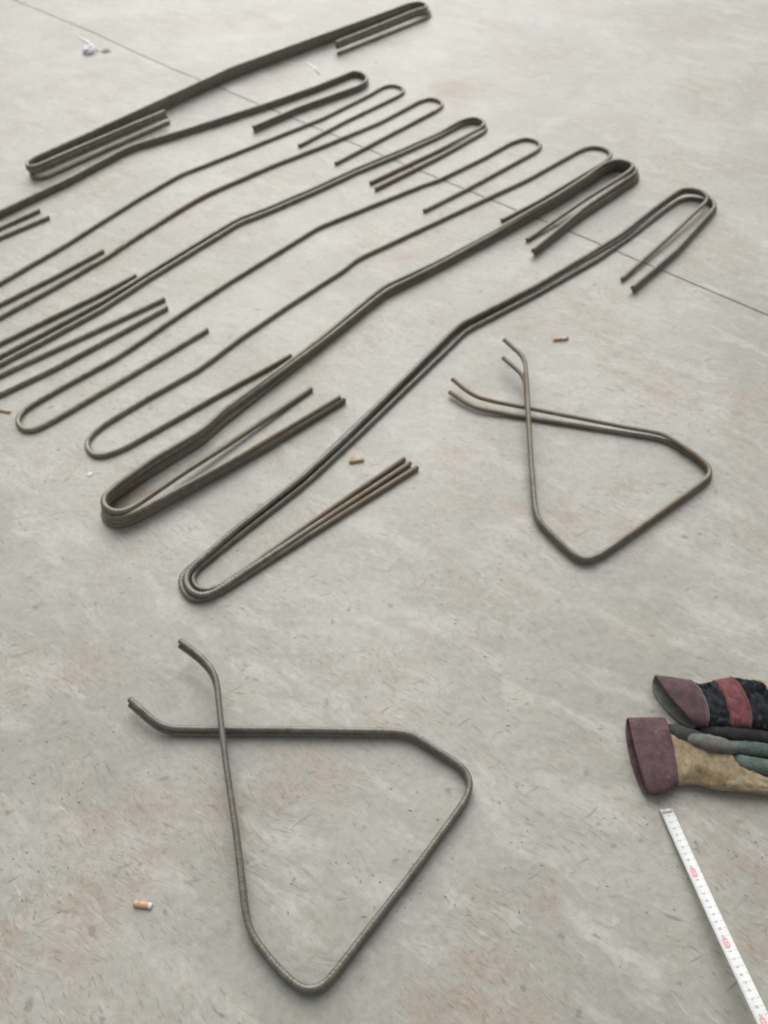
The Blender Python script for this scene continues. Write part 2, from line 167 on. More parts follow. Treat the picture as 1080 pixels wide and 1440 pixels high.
LINE = [(-2.1175, 4.4885, 0.0003), (-1.7096, 4.074, 0.0003), (-1.4542, 3.8575, 0.0003), (-1.2558, 3.6886, 0.0003), (-1.0461, 3.489, 0.0003), (-0.8432, 3.304, 0.0003), (-0.7294, 3.2099, 0.0003), (-0.6553, 3.1513, 0.0003), (-0.4787, 2.9958, 0.0003), (-0.2737, 2.8222, 0.0003), (0.0638, 2.536, 0.0003), (0.3172, 2.3207, 0.0003), (0.5603, 2.1206, 0.0003), (0.8089, 1.9025, 0.0003), (1.031, 1.7087, 0.0003), (1.1742, 1.5806, 0.0003)]
GLOVE_BACK = {'cuff': [((0.4829, 0.6355, 0.02), (0.5301, 0.5385, 0.02), 0.036, -0.011, -0.018), ((0.5119, 0.6303, 0.022), (0.5388, 0.5381, 0.022), 0.036, -0.002, -0.008), ((0.5395, 0.6244, 0.022), (0.5496, 0.5389, 0.022), 0.036, 0.009, 0)], 'back': [((0.5392, 0.6237, 0.021), (0.5507, 0.5401, 0.021), 0.033, 0.009, 0), ((0.5525, 0.6203, 0.02), (0.562, 0.5413, 0.02), 0.031, 0.007, 0), ((0.5681, 0.6211, 0.02), (0.576, 0.541, 0.02), 0.032, 0.006, 0), ((0.5818, 0.6237, 0.021), (0.5884, 0.538, 0.021), 0.035, 0.006, 0)], 'stripe': [((0.5815, 0.6243, 0.021), (0.5878, 0.5375, 0.021), 0.0375, 0.006, 0), ((0.5988, 0.6277, 0.022), (0.6055, 0.5358, 0.022), 0.04, 0.006, 0), ((0.6149, 0.63, 0.022), (0.6222, 0.534, 0.022), 0.041, 0.006, 0)], 'back2': [((0.6141, 0.6291, 0.022), (0.6219, 0.5347, 0.022), 0.039, 0.006, 0), ((0.6361, 0.6277, 0.022), (0.6454, 0.5293, 0.022), 0.041, 0.006, 0), ((0.6631, 0.6232, 0.022), (0.6718, 0.5237, 0.022), 0.042, 0.004, 0)], 'strap': [((0.6621, 0.6244, 0.022), (0.6702, 0.5227, 0.022), 0.0445, 0.004, 0), ((0.6862, 0.6232, 0.022), (0.6923, 0.5191, 0.022), 0.043, 0.004, 0), ((0.7119, 0.622, 0.021), (0.7145, 0.5183, 0.021), 0.04, 0, 0)]}
GLOVE_PALM = {'cuff': [((0.4204, 0.5584, 0.014), (0.4252, 0.4292, 0.014), 0.026, -0.004, -0.008), ((0.4506, 0.5582, 0.015), (0.4497, 0.4274, 0.015), 0.029, 0, 0), ((0.4826, 0.5579, 0.015), (0.4771, 0.4391, 0.015), 0.03, 0.002, 0)], 'palm': [((0.4816, 0.5557, 0.014), (0.4773, 0.4418, 0.014), 0.026, 0.002, 0), ((0.518, 0.5375, 0.015), (0.5112, 0.4434, 0.015), 0.029, 0, 0), ((0.5462, 0.522, 0.015), (0.5398, 0.4354, 0.015), 0.03, 0, 0), ((0.5763, 0.5068, 0.015), (0.5697, 0.4328, 0.015), 0.029, 0, 0), ((0.5843, 0.4823, 0.014), (0.5952, 0.4301, 0.014), 0.027, 0, 0), ((0.6064, 0.4661, 0.013), (0.6095, 0.4295, 0.013), 0.025, 0, 0), ((0.6318, 0.4545, 0.012), (0.6247, 0.428, 0.012), 0.023, 0, 0), ((0.6545, 0.4496, 0.011), (0.6464, 0.4248, 0.011), 0.021, 0, 0), ((0.6744, 0.444, 0.01), (0.6677, 0.424, 0.01), 0.018, 0, 0), ((0.6824, 0.4384, 0.009), (0.6788, 0.4278, 0.009), 0.008, 0, 0)]}
GLOVE_TUBES = {'thumb': [(0.4969, 0.5284, 0.012, 0.003), (0.5084, 0.5221, 0.018, 0.008), (0.5227, 0.5136, 0.028, 0.0118), (0.5442, 0.5066, 0.031, 0.0145), (0.565, 0.5023, 0.03, 0.014), (0.5795, 0.4996, 0.028, 0.0115), (0.5889, 0.4981, 0.026, 0.006)], 'green_back': [(0.5725, 0.5056, 0.018, 0.01), (0.5936, 0.504, 0.019, 0.0125), (0.6245, 0.5015, 0.019, 0.0128), (0.6555, 0.4986, 0.018, 0.012), (0.6882, 0.4935, 0.017, 0.011), (0.7049, 0.4914, 0.016, 0.005)], 'green_front': [(0.5709, 0.486, 0.014, 0.009), (0.5834, 0.4816, 0.016, 0.013), (0.6121, 0.4743, 0.017, 0.0145), (0.6418, 0.4682, 0.016, 0.014), (0.6714, 0.4625, 0.015, 0.0125), (0.6898, 0.4592, 0.014, 0.006)], 'fabric': [(0.4829, 0.5383, 0.013, 0.0115), (0.4941, 0.5319, 0.016, 0.0155), (0.514, 0.5238, 0.017, 0.0165), (0.537, 0.5165, 0.016, 0.014), (0.5563, 0.5114, 0.013, 0.008)], 'side': [(0.5385, 0.5362, 0.012, 0.006), (0.5559, 0.5319, 0.016, 0.0115), (0.5886, 0.528, 0.018, 0.0135), (0.6216, 0.5242, 0.019, 0.014), (0.6539, 0.5178, 0.019, 0.014), (0.6855, 0.5157, 0.018, 0.01)], 'finger0': [(0.7043, 0.6079, 0.022, 0.01), (0.7221, 0.6079, 0.022, 0.0125), (0.7653, 0.6108, 0.019, 0.0125), (0.7939, 0.6141, 0.015, 0.0115), (0.8111, 0.615, 0.012, 0.005)], 'finger1': [(0.7046, 0.582, 0.022, 0.01), (0.7223, 0.582, 0.022, 0.0125), (0.7631, 0.5834, 0.019, 0.0125), (0.7935, 0.5852, 0.015, 0.0115), (0.8104, 0.5861, 0.012, 0.005)], 'finger2': [(0.7049, 0.5566, 0.022, 0.01), (0.7224, 0.5566, 0.022, 0.0125), (0.7608, 0.556, 0.019, 0.0125), (0.7725, 0.5558, 0.015, 0.0115), (0.7892, 0.5566, 0.012, 0.005)], 'finger3': [(0.7052, 0.5319, 0.022, 0.01), (0.7224, 0.5319, 0.022, 0.0125), (0.7585, 0.5293, 0.019, 0.0125), (0.7522, 0.5272, 0.015, 0.0115), (0.7686, 0.5279, 0.012, 0.005)]}
TAPE = [(0.455, 0.4072, 0.003), (0.4638, 0.3618, 0.006), (0.4721, 0.3153, 0.012), (0.4882, 0.2204, 0.026), (0.508, 0.1199, 0.04)]
SPOTS = {'butt_white': [(0.4396, 1.6012, 0.0), (0.4792, 1.607, 0.0)], 'butt_tan': [(-0.0782, 1.1712, 0.0), (-0.0448, 1.1777, 0.0)], 'butt_front': [(-0.3758, 0.2693, 0.0), (-0.3483, 0.2654, 0.0)], 'butt_left': [(-0.9296, 1.3427, 0.0), (-0.8872, 1.3318, 0.0)], 'wrapper': (-1.2184, 3.4824, 0.0), 'lump': (-1.1508, 3.4824, 0.0), 'straw': [(-1.3086, 3.642, 0.0), (-1.1814, 3.4751, 0.0)], 'scrap': [(-0.3135, 3.3673, 0.0), (-0.2823, 3.3254, 0.0), (-0.2555, 3.2505, 0.0)], 'crumb': (-0.6508, 1.1359, 0.0), 'stain': (0.2677, 3.1201, 0.0)}

# ------------------------------------------------------------------ materials
def concrete():
    t = NT("concrete")
    p = t.coords()
    warp = t.n("ShaderNodeVectorMath", operation='MULTIPLY_ADD')
    wnz = t.n("ShaderNodeTexNoise"); t.l(p, wnz.inputs["Vector"]); wnz.inputs["Scale"].default_value = 6; wnz.inputs["Detail"].default_value = 2
    t.l(wnz.outputs[1], warp.inputs[0]); warp.inputs[1].default_value = (0.09, 0.09, 0); t.l(p, warp.inputs[2])
    q = warp.outputs[0]
    big = t.noise(q, 2.2, 4, 0.6)
    med = t.noise(t.mapping(t.mapping(q, rot=(0, 0, math.radians(34))), scale=(0.55, 1.45, 1)), 9.0, 5, 0.65)
    fine = t.noise(p, 75.0, 4, 0.7)
    col = t.mix(t.ramp(big, 0.38, 0.62), (0.336, 0.334, 0.290), (0.420, 0.414, 0.366))
    # worn, paler cement film
    col = t.mix(t.ramp(med, 0.48, 0.64, 0, 0.80), col, (0.512, 0.502, 0.455))
    # pinkish brown rust dust
    rb = t.noise(t.mapping(q, loc=(3, 7, 0)), 2.9, 3, 0.6)
    rust = t.math('MULTIPLY', t.ramp(rb, 0.46, 0.66), t.ramp(t.noise(t.mapping(t.mapping(q, rot=(0, 0, math.radians(34))), scale=(0.5, 1.6, 1)), 20, 4, 0.7), 0.36, 0.62))
    col = t.mix(t.math('MULTIPLY', rust, 0.90), col, (0.372, 0.312, 0.250))
    # yellowish patches
    yel = t.ramp(rb, 0.30, 0.42, 1, 0)
    col = t.mix(t.math('MULTIPLY', t.math('MULTIPLY', yel, t.ramp(med, 0.38, 0.58)), 0.45), col, (0.37, 0.33, 0.235))
    # short scuffs and flake marks, all dragged roughly one way, in loose clusters
    cl = t.ramp(t.noise(t.mapping(q, loc=(4, 1, 0)), 4.6, 3, 0.65), 0.40, 0.56)
    cl2 = t.ramp(rb, 0.40, 0.58)
    def dashes(rot, sc, thr, wid, loc, det=3):
        m = t.mapping(t.mapping(q, rot=(0, 0, rot)), scale=sc, loc=loc)
        return t.ramp(t.noise(m, 1.0, det, 0.55), thr, thr + wid)
    d1 = t.math('MULTIPLY', dashes(math.radians(31), (30, 165, 1), 0.545, 0.20, (1, 4, 0)), cl)
    d2 = t.math('MULTIPLY', dashes(math.radians(44), (56, 280, 1), 0.54, 0.18, (8, 2, 0)), cl2)
    d3 = t.math('MULTIPLY', dashes(math.radians(-24), (16, 130, 1), 0.675, 0.10, (5, 9, 0), 1), cl)
    dd = t.math('MAXIMUM', t.math('MAXIMUM', d1, d2), d3)
    col = t.mix(t.math('MULTIPLY', dd, 0.68), col, (0.215, 0.174, 0.128))
    # pale scratches
    s1 = t.math('MULTIPLY', dashes(math.radians(36), (22, 190, 1), 0.62, 0.10, (2, 2, 0)), cl2)
    col = t.mix(t.math('MULTIPLY', s1, 0.55), col, (0.600, 0.595, 0.570))
    sm = t.math('MULTIPLY', dashes(math.radians(34), (7, 21, 1), 0.55, 0.22, (6, 6, 0), 5), cl)
    col = t.mix(t.math('MULTIPLY', sm, 0.42), col, (0.290, 0.240, 0.180))
    # soft dark blots
    sp = t.ramp(t.noise(q, 38, 2, 0.5), 0.66, 0.74)
    col = t.mix(t.math('MULTIPLY', sp, 0.60), col, (0.20, 0.178, 0.150))
    col = t.mix(0.7, col, t.mix(1.0, col, t.ramp(fine, 0.25, 0.75, 0.84, 1.14), 'MULTIPLY'))
    # one brown rust spill by the far bars
    vm = t.n("ShaderNodeVectorMath", operation='DISTANCE')
    t.l(q, vm.inputs[0]); vm.inputs[1].default_value = (SPOTS['stain'][0] + 0.045, SPOTS['stain'][1] + 0.045, 0)
    st = t.math('MULTIPLY', t.ramp(vm.outputs[1], 0.03, 0.13, 1, 0), t.ramp(fine, 0.30, 0.60))
    col = t.mix(t.math('MULTIPLY', st, 0.75), col, (0.32, 0.235, 0.17))
    rough = t.ramp(med, 0.35, 0.70, 0.50, 0.60)
    pb = t.coords()
    h = t.noise(pb, 90.0, 5, 0.75)
    n1 = t.bump(t.noise(pb, 14.0, 2, 0.5), 0.30, 0.010)
    n2 = t.bump(h, 0.40, 0.0014, n1)
    return t.fin(col, rough, n2, 0, 1.0)

def steel():
    t = NT("mill_scale_steel")
    p = t.coords()
    a = t.n("ShaderNodeAttribute", attribute_name="rust").outputs["Fac"]
    rnd = t.n("ShaderNodeObjectInfo").outputs["Random"]
    n1 = t.noise(p, 9, 4, 0.65)
    n2 = t.noise(p, 70, 4, 0.7)
    col = t.mix(t.ramp(n2, 0.3, 0.7), (0.118, 0.113, 0.092), (0.245, 0.237, 0.198))
    col = t.mix(t.ramp(n1, 0.45, 0.7, 0, 0.7), col, (0.165, 0.172, 0.182))
    col = t.mix(t.math('MULTIPLY', rnd, 0.55), col, (0.195, 0.172, 0.118))
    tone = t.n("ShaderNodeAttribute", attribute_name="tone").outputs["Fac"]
    col = t.mix(tone, col, t.mix(t.ramp(n2, 0.3, 0.7), (0.225, 0.215, 0.165), (0.390, 0.375, 0.300)))  # olive steel colour, with haze on the farther bars painted in as lightness
    rm = t.math('ADD', t.math('MULTIPLY', a, t.ramp(n2, 0.25, 0.65, 0.35, 1.0)), t.math('MULTIPLY', t.n("ShaderNodeAttribute", attribute_name="patchy").outputs["Fac"], t.ramp(t.noise(p, 6, 5, 0.75), 0.48, 0.66)), True)
    col = t.mix(rm, col, t.mix(n2, (0.135, 0.086, 0.048), (0.265, 0.165, 0.090)))
    rough = t.math('ADD', t.math('MULTIPLY', n2, 0.25), t.math('ADD', 0.27, t.math('MULTIPLY', rm, 0.2)))
    nb = t.bump(n2, 0.25, 0.0006)
    return t.fin(col, rough, nb, t.math('MULTIPLY', t.math('SUBTRACT', 1.0, rm, True), 0.30), 0.5)

def fabric(name, c1, c2, sc=60, rough=0.85, weave=False, bump=0.4, dirt=None):
    t = NT(name)
    p = t.coords()
    n1 = t.noise(p, sc, 5, 0.65)
    n2 = t.noise(p, sc * 6, 3, 0.6)
    col = t.mix(t.ramp(n1, 0.32, 0.68), c1, c2)
    if dirt:
        col = t.mix(t.ramp(t.noise(p, sc * 1.6, 5, 0.75), 0.56, 0.72, 0, 0.7), col, dirt)
    col = t.mix(0.5, col, t.mix(1.0, col, t.ramp(n2, 0.25, 0.75, 0.7, 1.25), 'MULTIPLY'))
    h = t.math('ADD', t.math('MULTIPLY', n1, 0.5), n2)
    if weave:
        w = t.n("ShaderNodeTexWave"); t.l(t.mapping(p, rot=(0, 0, 0.5)), w.inputs[0]); w.inputs["Scale"].default_value = 260; w.inputs["Distortion"].default_value = 1.5
        h = t.math('ADD', h, t.math('MULTIPLY', w.outputs[1], 0.5))
    return t.fin(col, rough, t.bump(h, bump, 0.0012), 0, 0.3)

M = dict(
    concrete=concrete(), steel=steel(),
    plum=fabric("plum_cuff", (0.080, 0.045, 0.053), (0.142, 0.080, 0.090), 40, 0.75, False, 0.4, (0.20, 0.16, 0.165)),
    navy=fabric("navy_cloth", (0.016, 0.018, 0.022), (0.046, 0.051, 0.060), 55, 0.95, True, 0.8, (0.105, 0.108, 0.108)),
    red=fabric("red_stripe_cloth", (0.165, 0.056, 0.064), (0.245, 0.092, 0.100), 50, 0.9, True, 0.5, (0.30, 0.17, 0.17)),
    tan=fabric("tan_split_leather", (0.230, 0.170, 0.095), (0.370, 0.300, 0.200), 28, 0.9, False, 0.9, (0.155, 0.115, 0.068)),
    cream=fabric("cream_leather", (0.33, 0.27, 0.165), (0.42, 0.365, 0.25), 40, 0.85, False, 0.4, (0.22, 0.17, 0.1)),
    grey=fabric("grey_leather", (0.105, 0.102, 0.098), (0.185, 0.180, 0.170), 35, 0.75, False, 0.5, (0.06, 0.058, 0.055)),
    green=fabric("green_grey_leather", (0.068, 0.096, 0.084), (0.135, 0.172, 0.150), 38, 0.8, False, 0.5, (0.07, 0.065, 0.055)),
    lining=fabric("grey_lining", (0.17, 0.175, 0.165), (0.25, 0.255, 0.24), 60, 0.95, True),
    seam=fabric("pale_seam_binding", (0.16, 0.125, 0.13), (0.26, 0.22, 0.22), 90, 0.9),
    dim=fabric("dark_grey_cloth", (0.042, 0.042, 0.043), (0.080, 0.079, 0.078), 55, 0.95, True, 0.6),
    black=fabric("black_binding", (0.018, 0.019, 0.021), (0.035, 0.036, 0.038), 60, 0.9),
    paper=fabric("cigarette_paper", (0.66, 0.63, 0.58), (0.76, 0.74, 0.70), 150, 0.8, False, 0.2),
    cork=fabric("filter_cork_paper", (0.74, 0.40, 0.16), (0.85, 0.52, 0.25), 220, 0.7, False, 0.2),
    cork2=fabric("filter_pale_paper", (0.60, 0.40, 0.22), (0.72, 0.52, 0.33), 220, 0.7, False, 0.2),
    cork3=fabric("filter_faded_paper", (0.56, 0.32, 0.19), (0.70, 0.47, 0.32), 160, 0.7, False, 0.2),
    ash=fabric("ash", (0.20, 0.20, 0.20), (0.38, 0.38, 0.38), 400, 0.95),
    chip=fabric("white_chip", (0.86, 0.86, 0.85), (0.93, 0.93, 0.92), 120, 0.6),
    clay=fabric("dry_mud", (0.30, 0.28, 0.21), (0.40, 0.37, 0.29), 90, 0.95),
    line=fabric("dark_line", (0.012, 0.012, 0.012), (0.028, 0.028, 0.027), 60, 0.8),
    flake=fabric("rust_flake", (0.15, 0.11, 0.08), (0.28, 0.23, 0.18), 30, 0.9),
)
t = NT("violet_plastic_film")
t.b.inputs["Transmission Weight"].default_value = 0.25
M['film'] = t.fin(t.mix(t.ramp(t.noise(t.coords(), 60, 4), .35, .65), (0.74, 0.71, 0.88), (0.90, 0.89, 0.95)), 0.28)
t = NT("tape_enamel")
M['tape'] = t.fin(t.mix(t.ramp(t.noise(t.coords(), 90, 4), .35, .7), (0.88, 0.89, 0.88), (0.80, 0.81, 0.79)), 0.30)
t = NT("tape_black_print"); M['print'] = t.fin((0.42, 0.43, 0.50), 0.5)
t = NT("tape_red_print"); M['redprint'] = t.fin((0.84, 0.38, 0.44), 0.5)
t = NT("tape_end_metal"); M['hook'] = t.fin((0.74, 0.73, 0.69), 0.40, None, 0.3)

# ------------------------------------------------------------------ object helpers
def mesh_obj(name, verts, faces, mat, parent=None, smooth=True):
    me = bpy.data.meshes.new(name)
    me.from_pydata([tuple(v) for v in verts], [], faces)
    me.update()
    if smooth:
        me.polygons.foreach_set("use_smooth", [True] * len(me.polygons))
    me.materials.append(mat)
    o = bpy.data.objects.new(name, me)
    C.objects.link(o)
    o.parent = parent
    return o

def tag(o, label, cat, group=None):
    o["label"] = label
    o["category"] = cat
    if group:
        o["group"] = group
    return o

def empty(name, loc=(0, 0, 0), rz=0):
    o = bpy.data.objects.new(name, None)
    o.empty_display_size = 0.03
    o.location = loc
    o.rotation_euler = (0, 0, rz)
    C.objects.link(o)
    return o

# ------------------------------------------------------------------ the slab
def make_ground():
    bm = bmesh.new()
    bmesh.ops.create_grid(bm, x_segments=60, y_segments=60, size=30)
    for f in bm.faces:
        f.smooth = True
    me = bpy.data.meshes.new("ground")
    bm.to_mesh(me); bm.free()
    me.materials.append(M['concrete'])
    o = bpy.data.objects.new("ground", me)
    C.objects.link(o)
    o["kind"] = "structure"
    o["label"] = "pale grey scuffed concrete slab with rust dust"
make_ground()

# ------------------------------------------------------------------ ribbed reinforcing bars
def smooth_path(pts, ds, sig):
    P = np.array(pts, float)
    seg = np.linalg.norm(np.diff(P, axis=0), axis=1)
    s = np.concatenate([[0], np.cumsum(seg)])
    n = max(8, int(s[-1] / ds))
    u = np.linspace(0, s[-1], n)
    Q = np.stack([np.interp(u, s, P[:, i]) for i in range(3)], 1)
    step = s[-1] / (n - 1)
    k = int(3 * sig / step)
    w = np.exp(-0.5 * (np.arange(-k, k + 1) * step / sig) ** 2); w /= w.sum()
    a = 2 * Q[0] - Q[1:k + 1][::-1]
    b = 2 * Q[-1] - Q[-k - 1:-1][::-1]
    E = np.concatenate([a, Q, b])
    return np.stack([np.convolve(E[:, i], w, 'valid') for i in range(3)], 1)

def make_bar(name, key, label, group, seg=10, ds=0.0018):
    r, sig, rust, pts = BARS[key]
    rr = r * 0.93
    Q = smooth_path(pts, ds, sig)
    if key.startswith(('stack', 'big', 'pair')):     # bars of one bundle never lie quite true
        rk = random.Random(key + 'w')
        sl = np.linspace(0, 1, len(Q))
        wob = sum(rk.uniform(-1, 1) * np.sin(2 * np.pi * (f_ * sl + rk.random())) for f_ in (1.3, 2.7, 4.6))
        tt = np.gradient(Q, axis=0); tt /= np.linalg.norm(tt, axis=1)[:, None]
        Q[:, 0] += -tt[:, 1] * wob * 0.0019; Q[:, 1] += tt[:, 0] * wob * 0.0019
    Q[:, 2] = np.maximum(Q[:, 2], r)
    n = len(Q)
    T = np.gradient(Q, axis=0); T /= np.linalg.norm(T, axis=1)[:, None]
    up = np.array([0, 0, 1.0])
    S = np.cross(T, up); S /= np.linalg.norm(S, axis=1)[:, None]
    U = np.cross(S, T)
    st = np.concatenate([[0], np.cumsum(np.linalg.norm(np.diff(Q, axis=0), axis=1))])
    ph = np.linspace(0, 2 * np.pi, seg, endpoint=False)
    roll = random.Random(key).uniform(0, 3.14)
    pr = 0.0080 if r > 0.0055 else 0.0066
    f = ((st[:, None] + 0.0030 * np.cos(ph[None] * 1 + roll)) / pr) % 1.0
    rib = np.clip(1.15 - np.abs(f - 0.5) / 0.19, 0, 1)
    rib *= np.abs(np.sin(ph[None] + roll)) ** 0.4
    lon = (np.abs(np.cos(ph[None] + roll)) > 0.93) * 1.0
    rad = rr + (0.0013 if r > 0.0055 else 0.0007) * np.maximum(rib, lon * 0.8)
    V = Q[:, None] + rad[..., None] * (np.cos(ph)[None, :, None] * S[:, None] + np.sin(ph)[None, :, None] * U[:, None])
    V = V.reshape(-1, 3)
    base = np.array(Q[0] * 0.5 + Q[-1] * 0.5); base[2] = 0
    V = V - base
    i = np.arange(n - 1)[:, None] * seg; j = np.arange(seg)[None]; j2 = (j + 1) % seg
    F = np.stack([i + j, i + seg + j, i + seg + j2, i + j2], -1).reshape(-1, 4)
    me = bpy.data.meshes.new(name)
    nv = len(V); nq = len(F)
    me.vertices.add(nv); me.vertices.foreach_set("co", V.ravel())
    caps = np.concatenate([np.arange(seg), np.arange(nv - seg, nv)[::-1]])
    me.loops.add(nq * 4 + 2 * seg)
    me.loops.foreach_set("vertex_index", np.concatenate([F.ravel(), caps]).astype(np.int32))
    me.polygons.add(nq + 2)
    me.polygons.foreach_set("loop_start", np.concatenate([np.arange(nq) * 4, [nq * 4, nq * 4 + seg]]).astype(np.int32))
    me.update(calc_edges=True)
    me.validate()
    sm = np.ones(len(me.polygons), bool); sm[-2:] = False
    me.polygons.foreach_set("use_smooth", sm)
    L = st[-1]
    ru = np.maximum(rust[0] * np.clip(1 - st / 0.42, 0, 1) ** 0.7, rust[1] * np.clip(1 - (L - st) / 0.34, 0, 1) ** 0.7)
    ru = np.maximum(ru, 0.85 * (st < 0.004)); ru = np.maximum(ru, 0.85 * (st > L - 0.004))
    if key == 'rusty_single':
        ru = np.maximum(ru, 0.75 * np.exp(-((st - L * 0.52) / 0.22) ** 2))
    at = me.attributes.new("rust", 'FLOAT', 'POINT')
    at.data.foreach_set("value", np.repeat(ru, seg).astype(np.float32))
    pt = {'near': 0.10, 'mid_': 0.55, 'fron': 0.45, 'big_': 0.55, 'rust': 0.8}.get(key[:4], 0.28)
    tn = {'near': 0.0, 'mid_': 0.1, 'fron': 0.15, 'big_': 0.15, 'stac': 0.8}.get(key[:4], 0.5)  # olive share grows with distance, painting haze and sky reflection into the steel
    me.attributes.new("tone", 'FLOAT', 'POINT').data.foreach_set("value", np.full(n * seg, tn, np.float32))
    me.attributes.new("patchy", 'FLOAT', 'POINT').data.foreach_set("value", np.full(n * seg, pt, np.float32))
    me.materials.append(M['steel'])
    o = bpy.data.objects.new(name, me)
    o.location = base
    C.objects.link(o)
    return tag(o, label, "rebar", group)

GU = "cranked hooked bars laid out in a row"
GS = "crossed leg stirrups"
for key, label in (
    ('front_outer', "outermost cranked bar of the three-bar bundle nearest the brown stirrups"),
    ('front_inner', "innermost cranked bar of the three-bar bundle nearest the brown stirrups"),
    ('front_top', "cranked bar lying on top of the nearest three-bar bundle, one rusty tip apart"),
    ('big_bottom', "bottom cranked bar of the tall four-bar bundle in the middle"),
    ('big_second', "second bar up in the tall four-bar bundle in the middle"),
    ('big_third', "third bar up in the tall four-bar bundle in the middle"),
    ('big_top', "topmost ribbed bar of the tall four-bar bundle, its short arms turned inward"),
    ('single_right', "single cranked bar whose short arm touches the tall four-bar bundle"),
    ('single_left', "single cranked bar whose rounded hook lies at the left picture edge"),
    ('pair_front_low', "lower bar of the side-by-side pair with brown rusty short arms"),
    ('pair_front_high', "upper bar of the side-by-side pair with brown rusty short arms"),
    ('rusty_single', "single cranked bar with a brown rusty stretch, beside the brown-armed pair"),
    ('grey_single', "thin grey single cranked bar, third bend from the far stack"),
    ('pair_back_low', "bottom bar of the dark pair lying next to the far stack"),
    ('pair_back_high', "upper bar of the dark pair lying next to the far stack"),
    ('stack_bottom', "bottom bar of the farthest four-high stack, its pale arms sticking out nearer"),
    ('stack_second', "second bar up in the farthest four-high stack"),
    ('stack_third', "third bar up in the farthest four-high stack"),
    ('stack_top', "topmost bar of the farthest four-high stack"),
):
    far = key.startswith(('stack', 'pair_back', 'grey', 'rusty'))
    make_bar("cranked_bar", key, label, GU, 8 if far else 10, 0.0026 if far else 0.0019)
for key, label in (
    ('near_low', "lower of the two stacked stirrups in the foreground"),
    ('near_high', "upper of the two stacked grey stirrups in the foreground"),
    ('mid_low', "lower brown stirrup of the right-hand pair, with the nearer tails"),
    ('mid_high', "upper brown stirrup of the right-hand pair, with the farther tails"),
):
    make_bar("stirrup", key, label, GS, 12, 0.0017)

# ------------------------------------------------------------------ snapped line on the slab
def make_line():
    P = smooth_path([(x, y, 0) for x, y, z in LINE], 0.03, 0.03)
    rnd = random.Random(4)
    v = []; f = []
    for i, p in enumerate(P):
        d = P[min(i + 1, len(P) - 1)] - P[max(i - 1, 0)]
        d /= np.linalg.norm(d)
        s = np.array([-d[1], d[0], 0]) * (0.0022 + rnd.uniform(-.0003, .0003))
        j = np.array([-d[1], d[0], 0]) * rnd.uniform(-.0006, .0006)
        for q, z in ((p + j - s, 0.0001), (p + j - s * .6, 0.0007), (p + j + s * .6, 0.0007), (p + j + s, 0.0001)):
            v.append((q[0], q[1], z))
        if i:
            a = (i - 1) * 4; b = i * 4
            f += [(a + k, b + k, b + k + 1, a + k + 1) for k in range(3)]
    o = mesh_obj("string_line", v, f, M['line'])
    tag(o, "thin dark string line running straight across the slab under the bars", "string")
make_line()

# ------------------------------------------------------------------ gloves
def jit(v, amp, sc, seed):
    p = Vector(v) * sc + Vector((seed, seed * 1.7, 0))
    return noise.noise(p) * amp

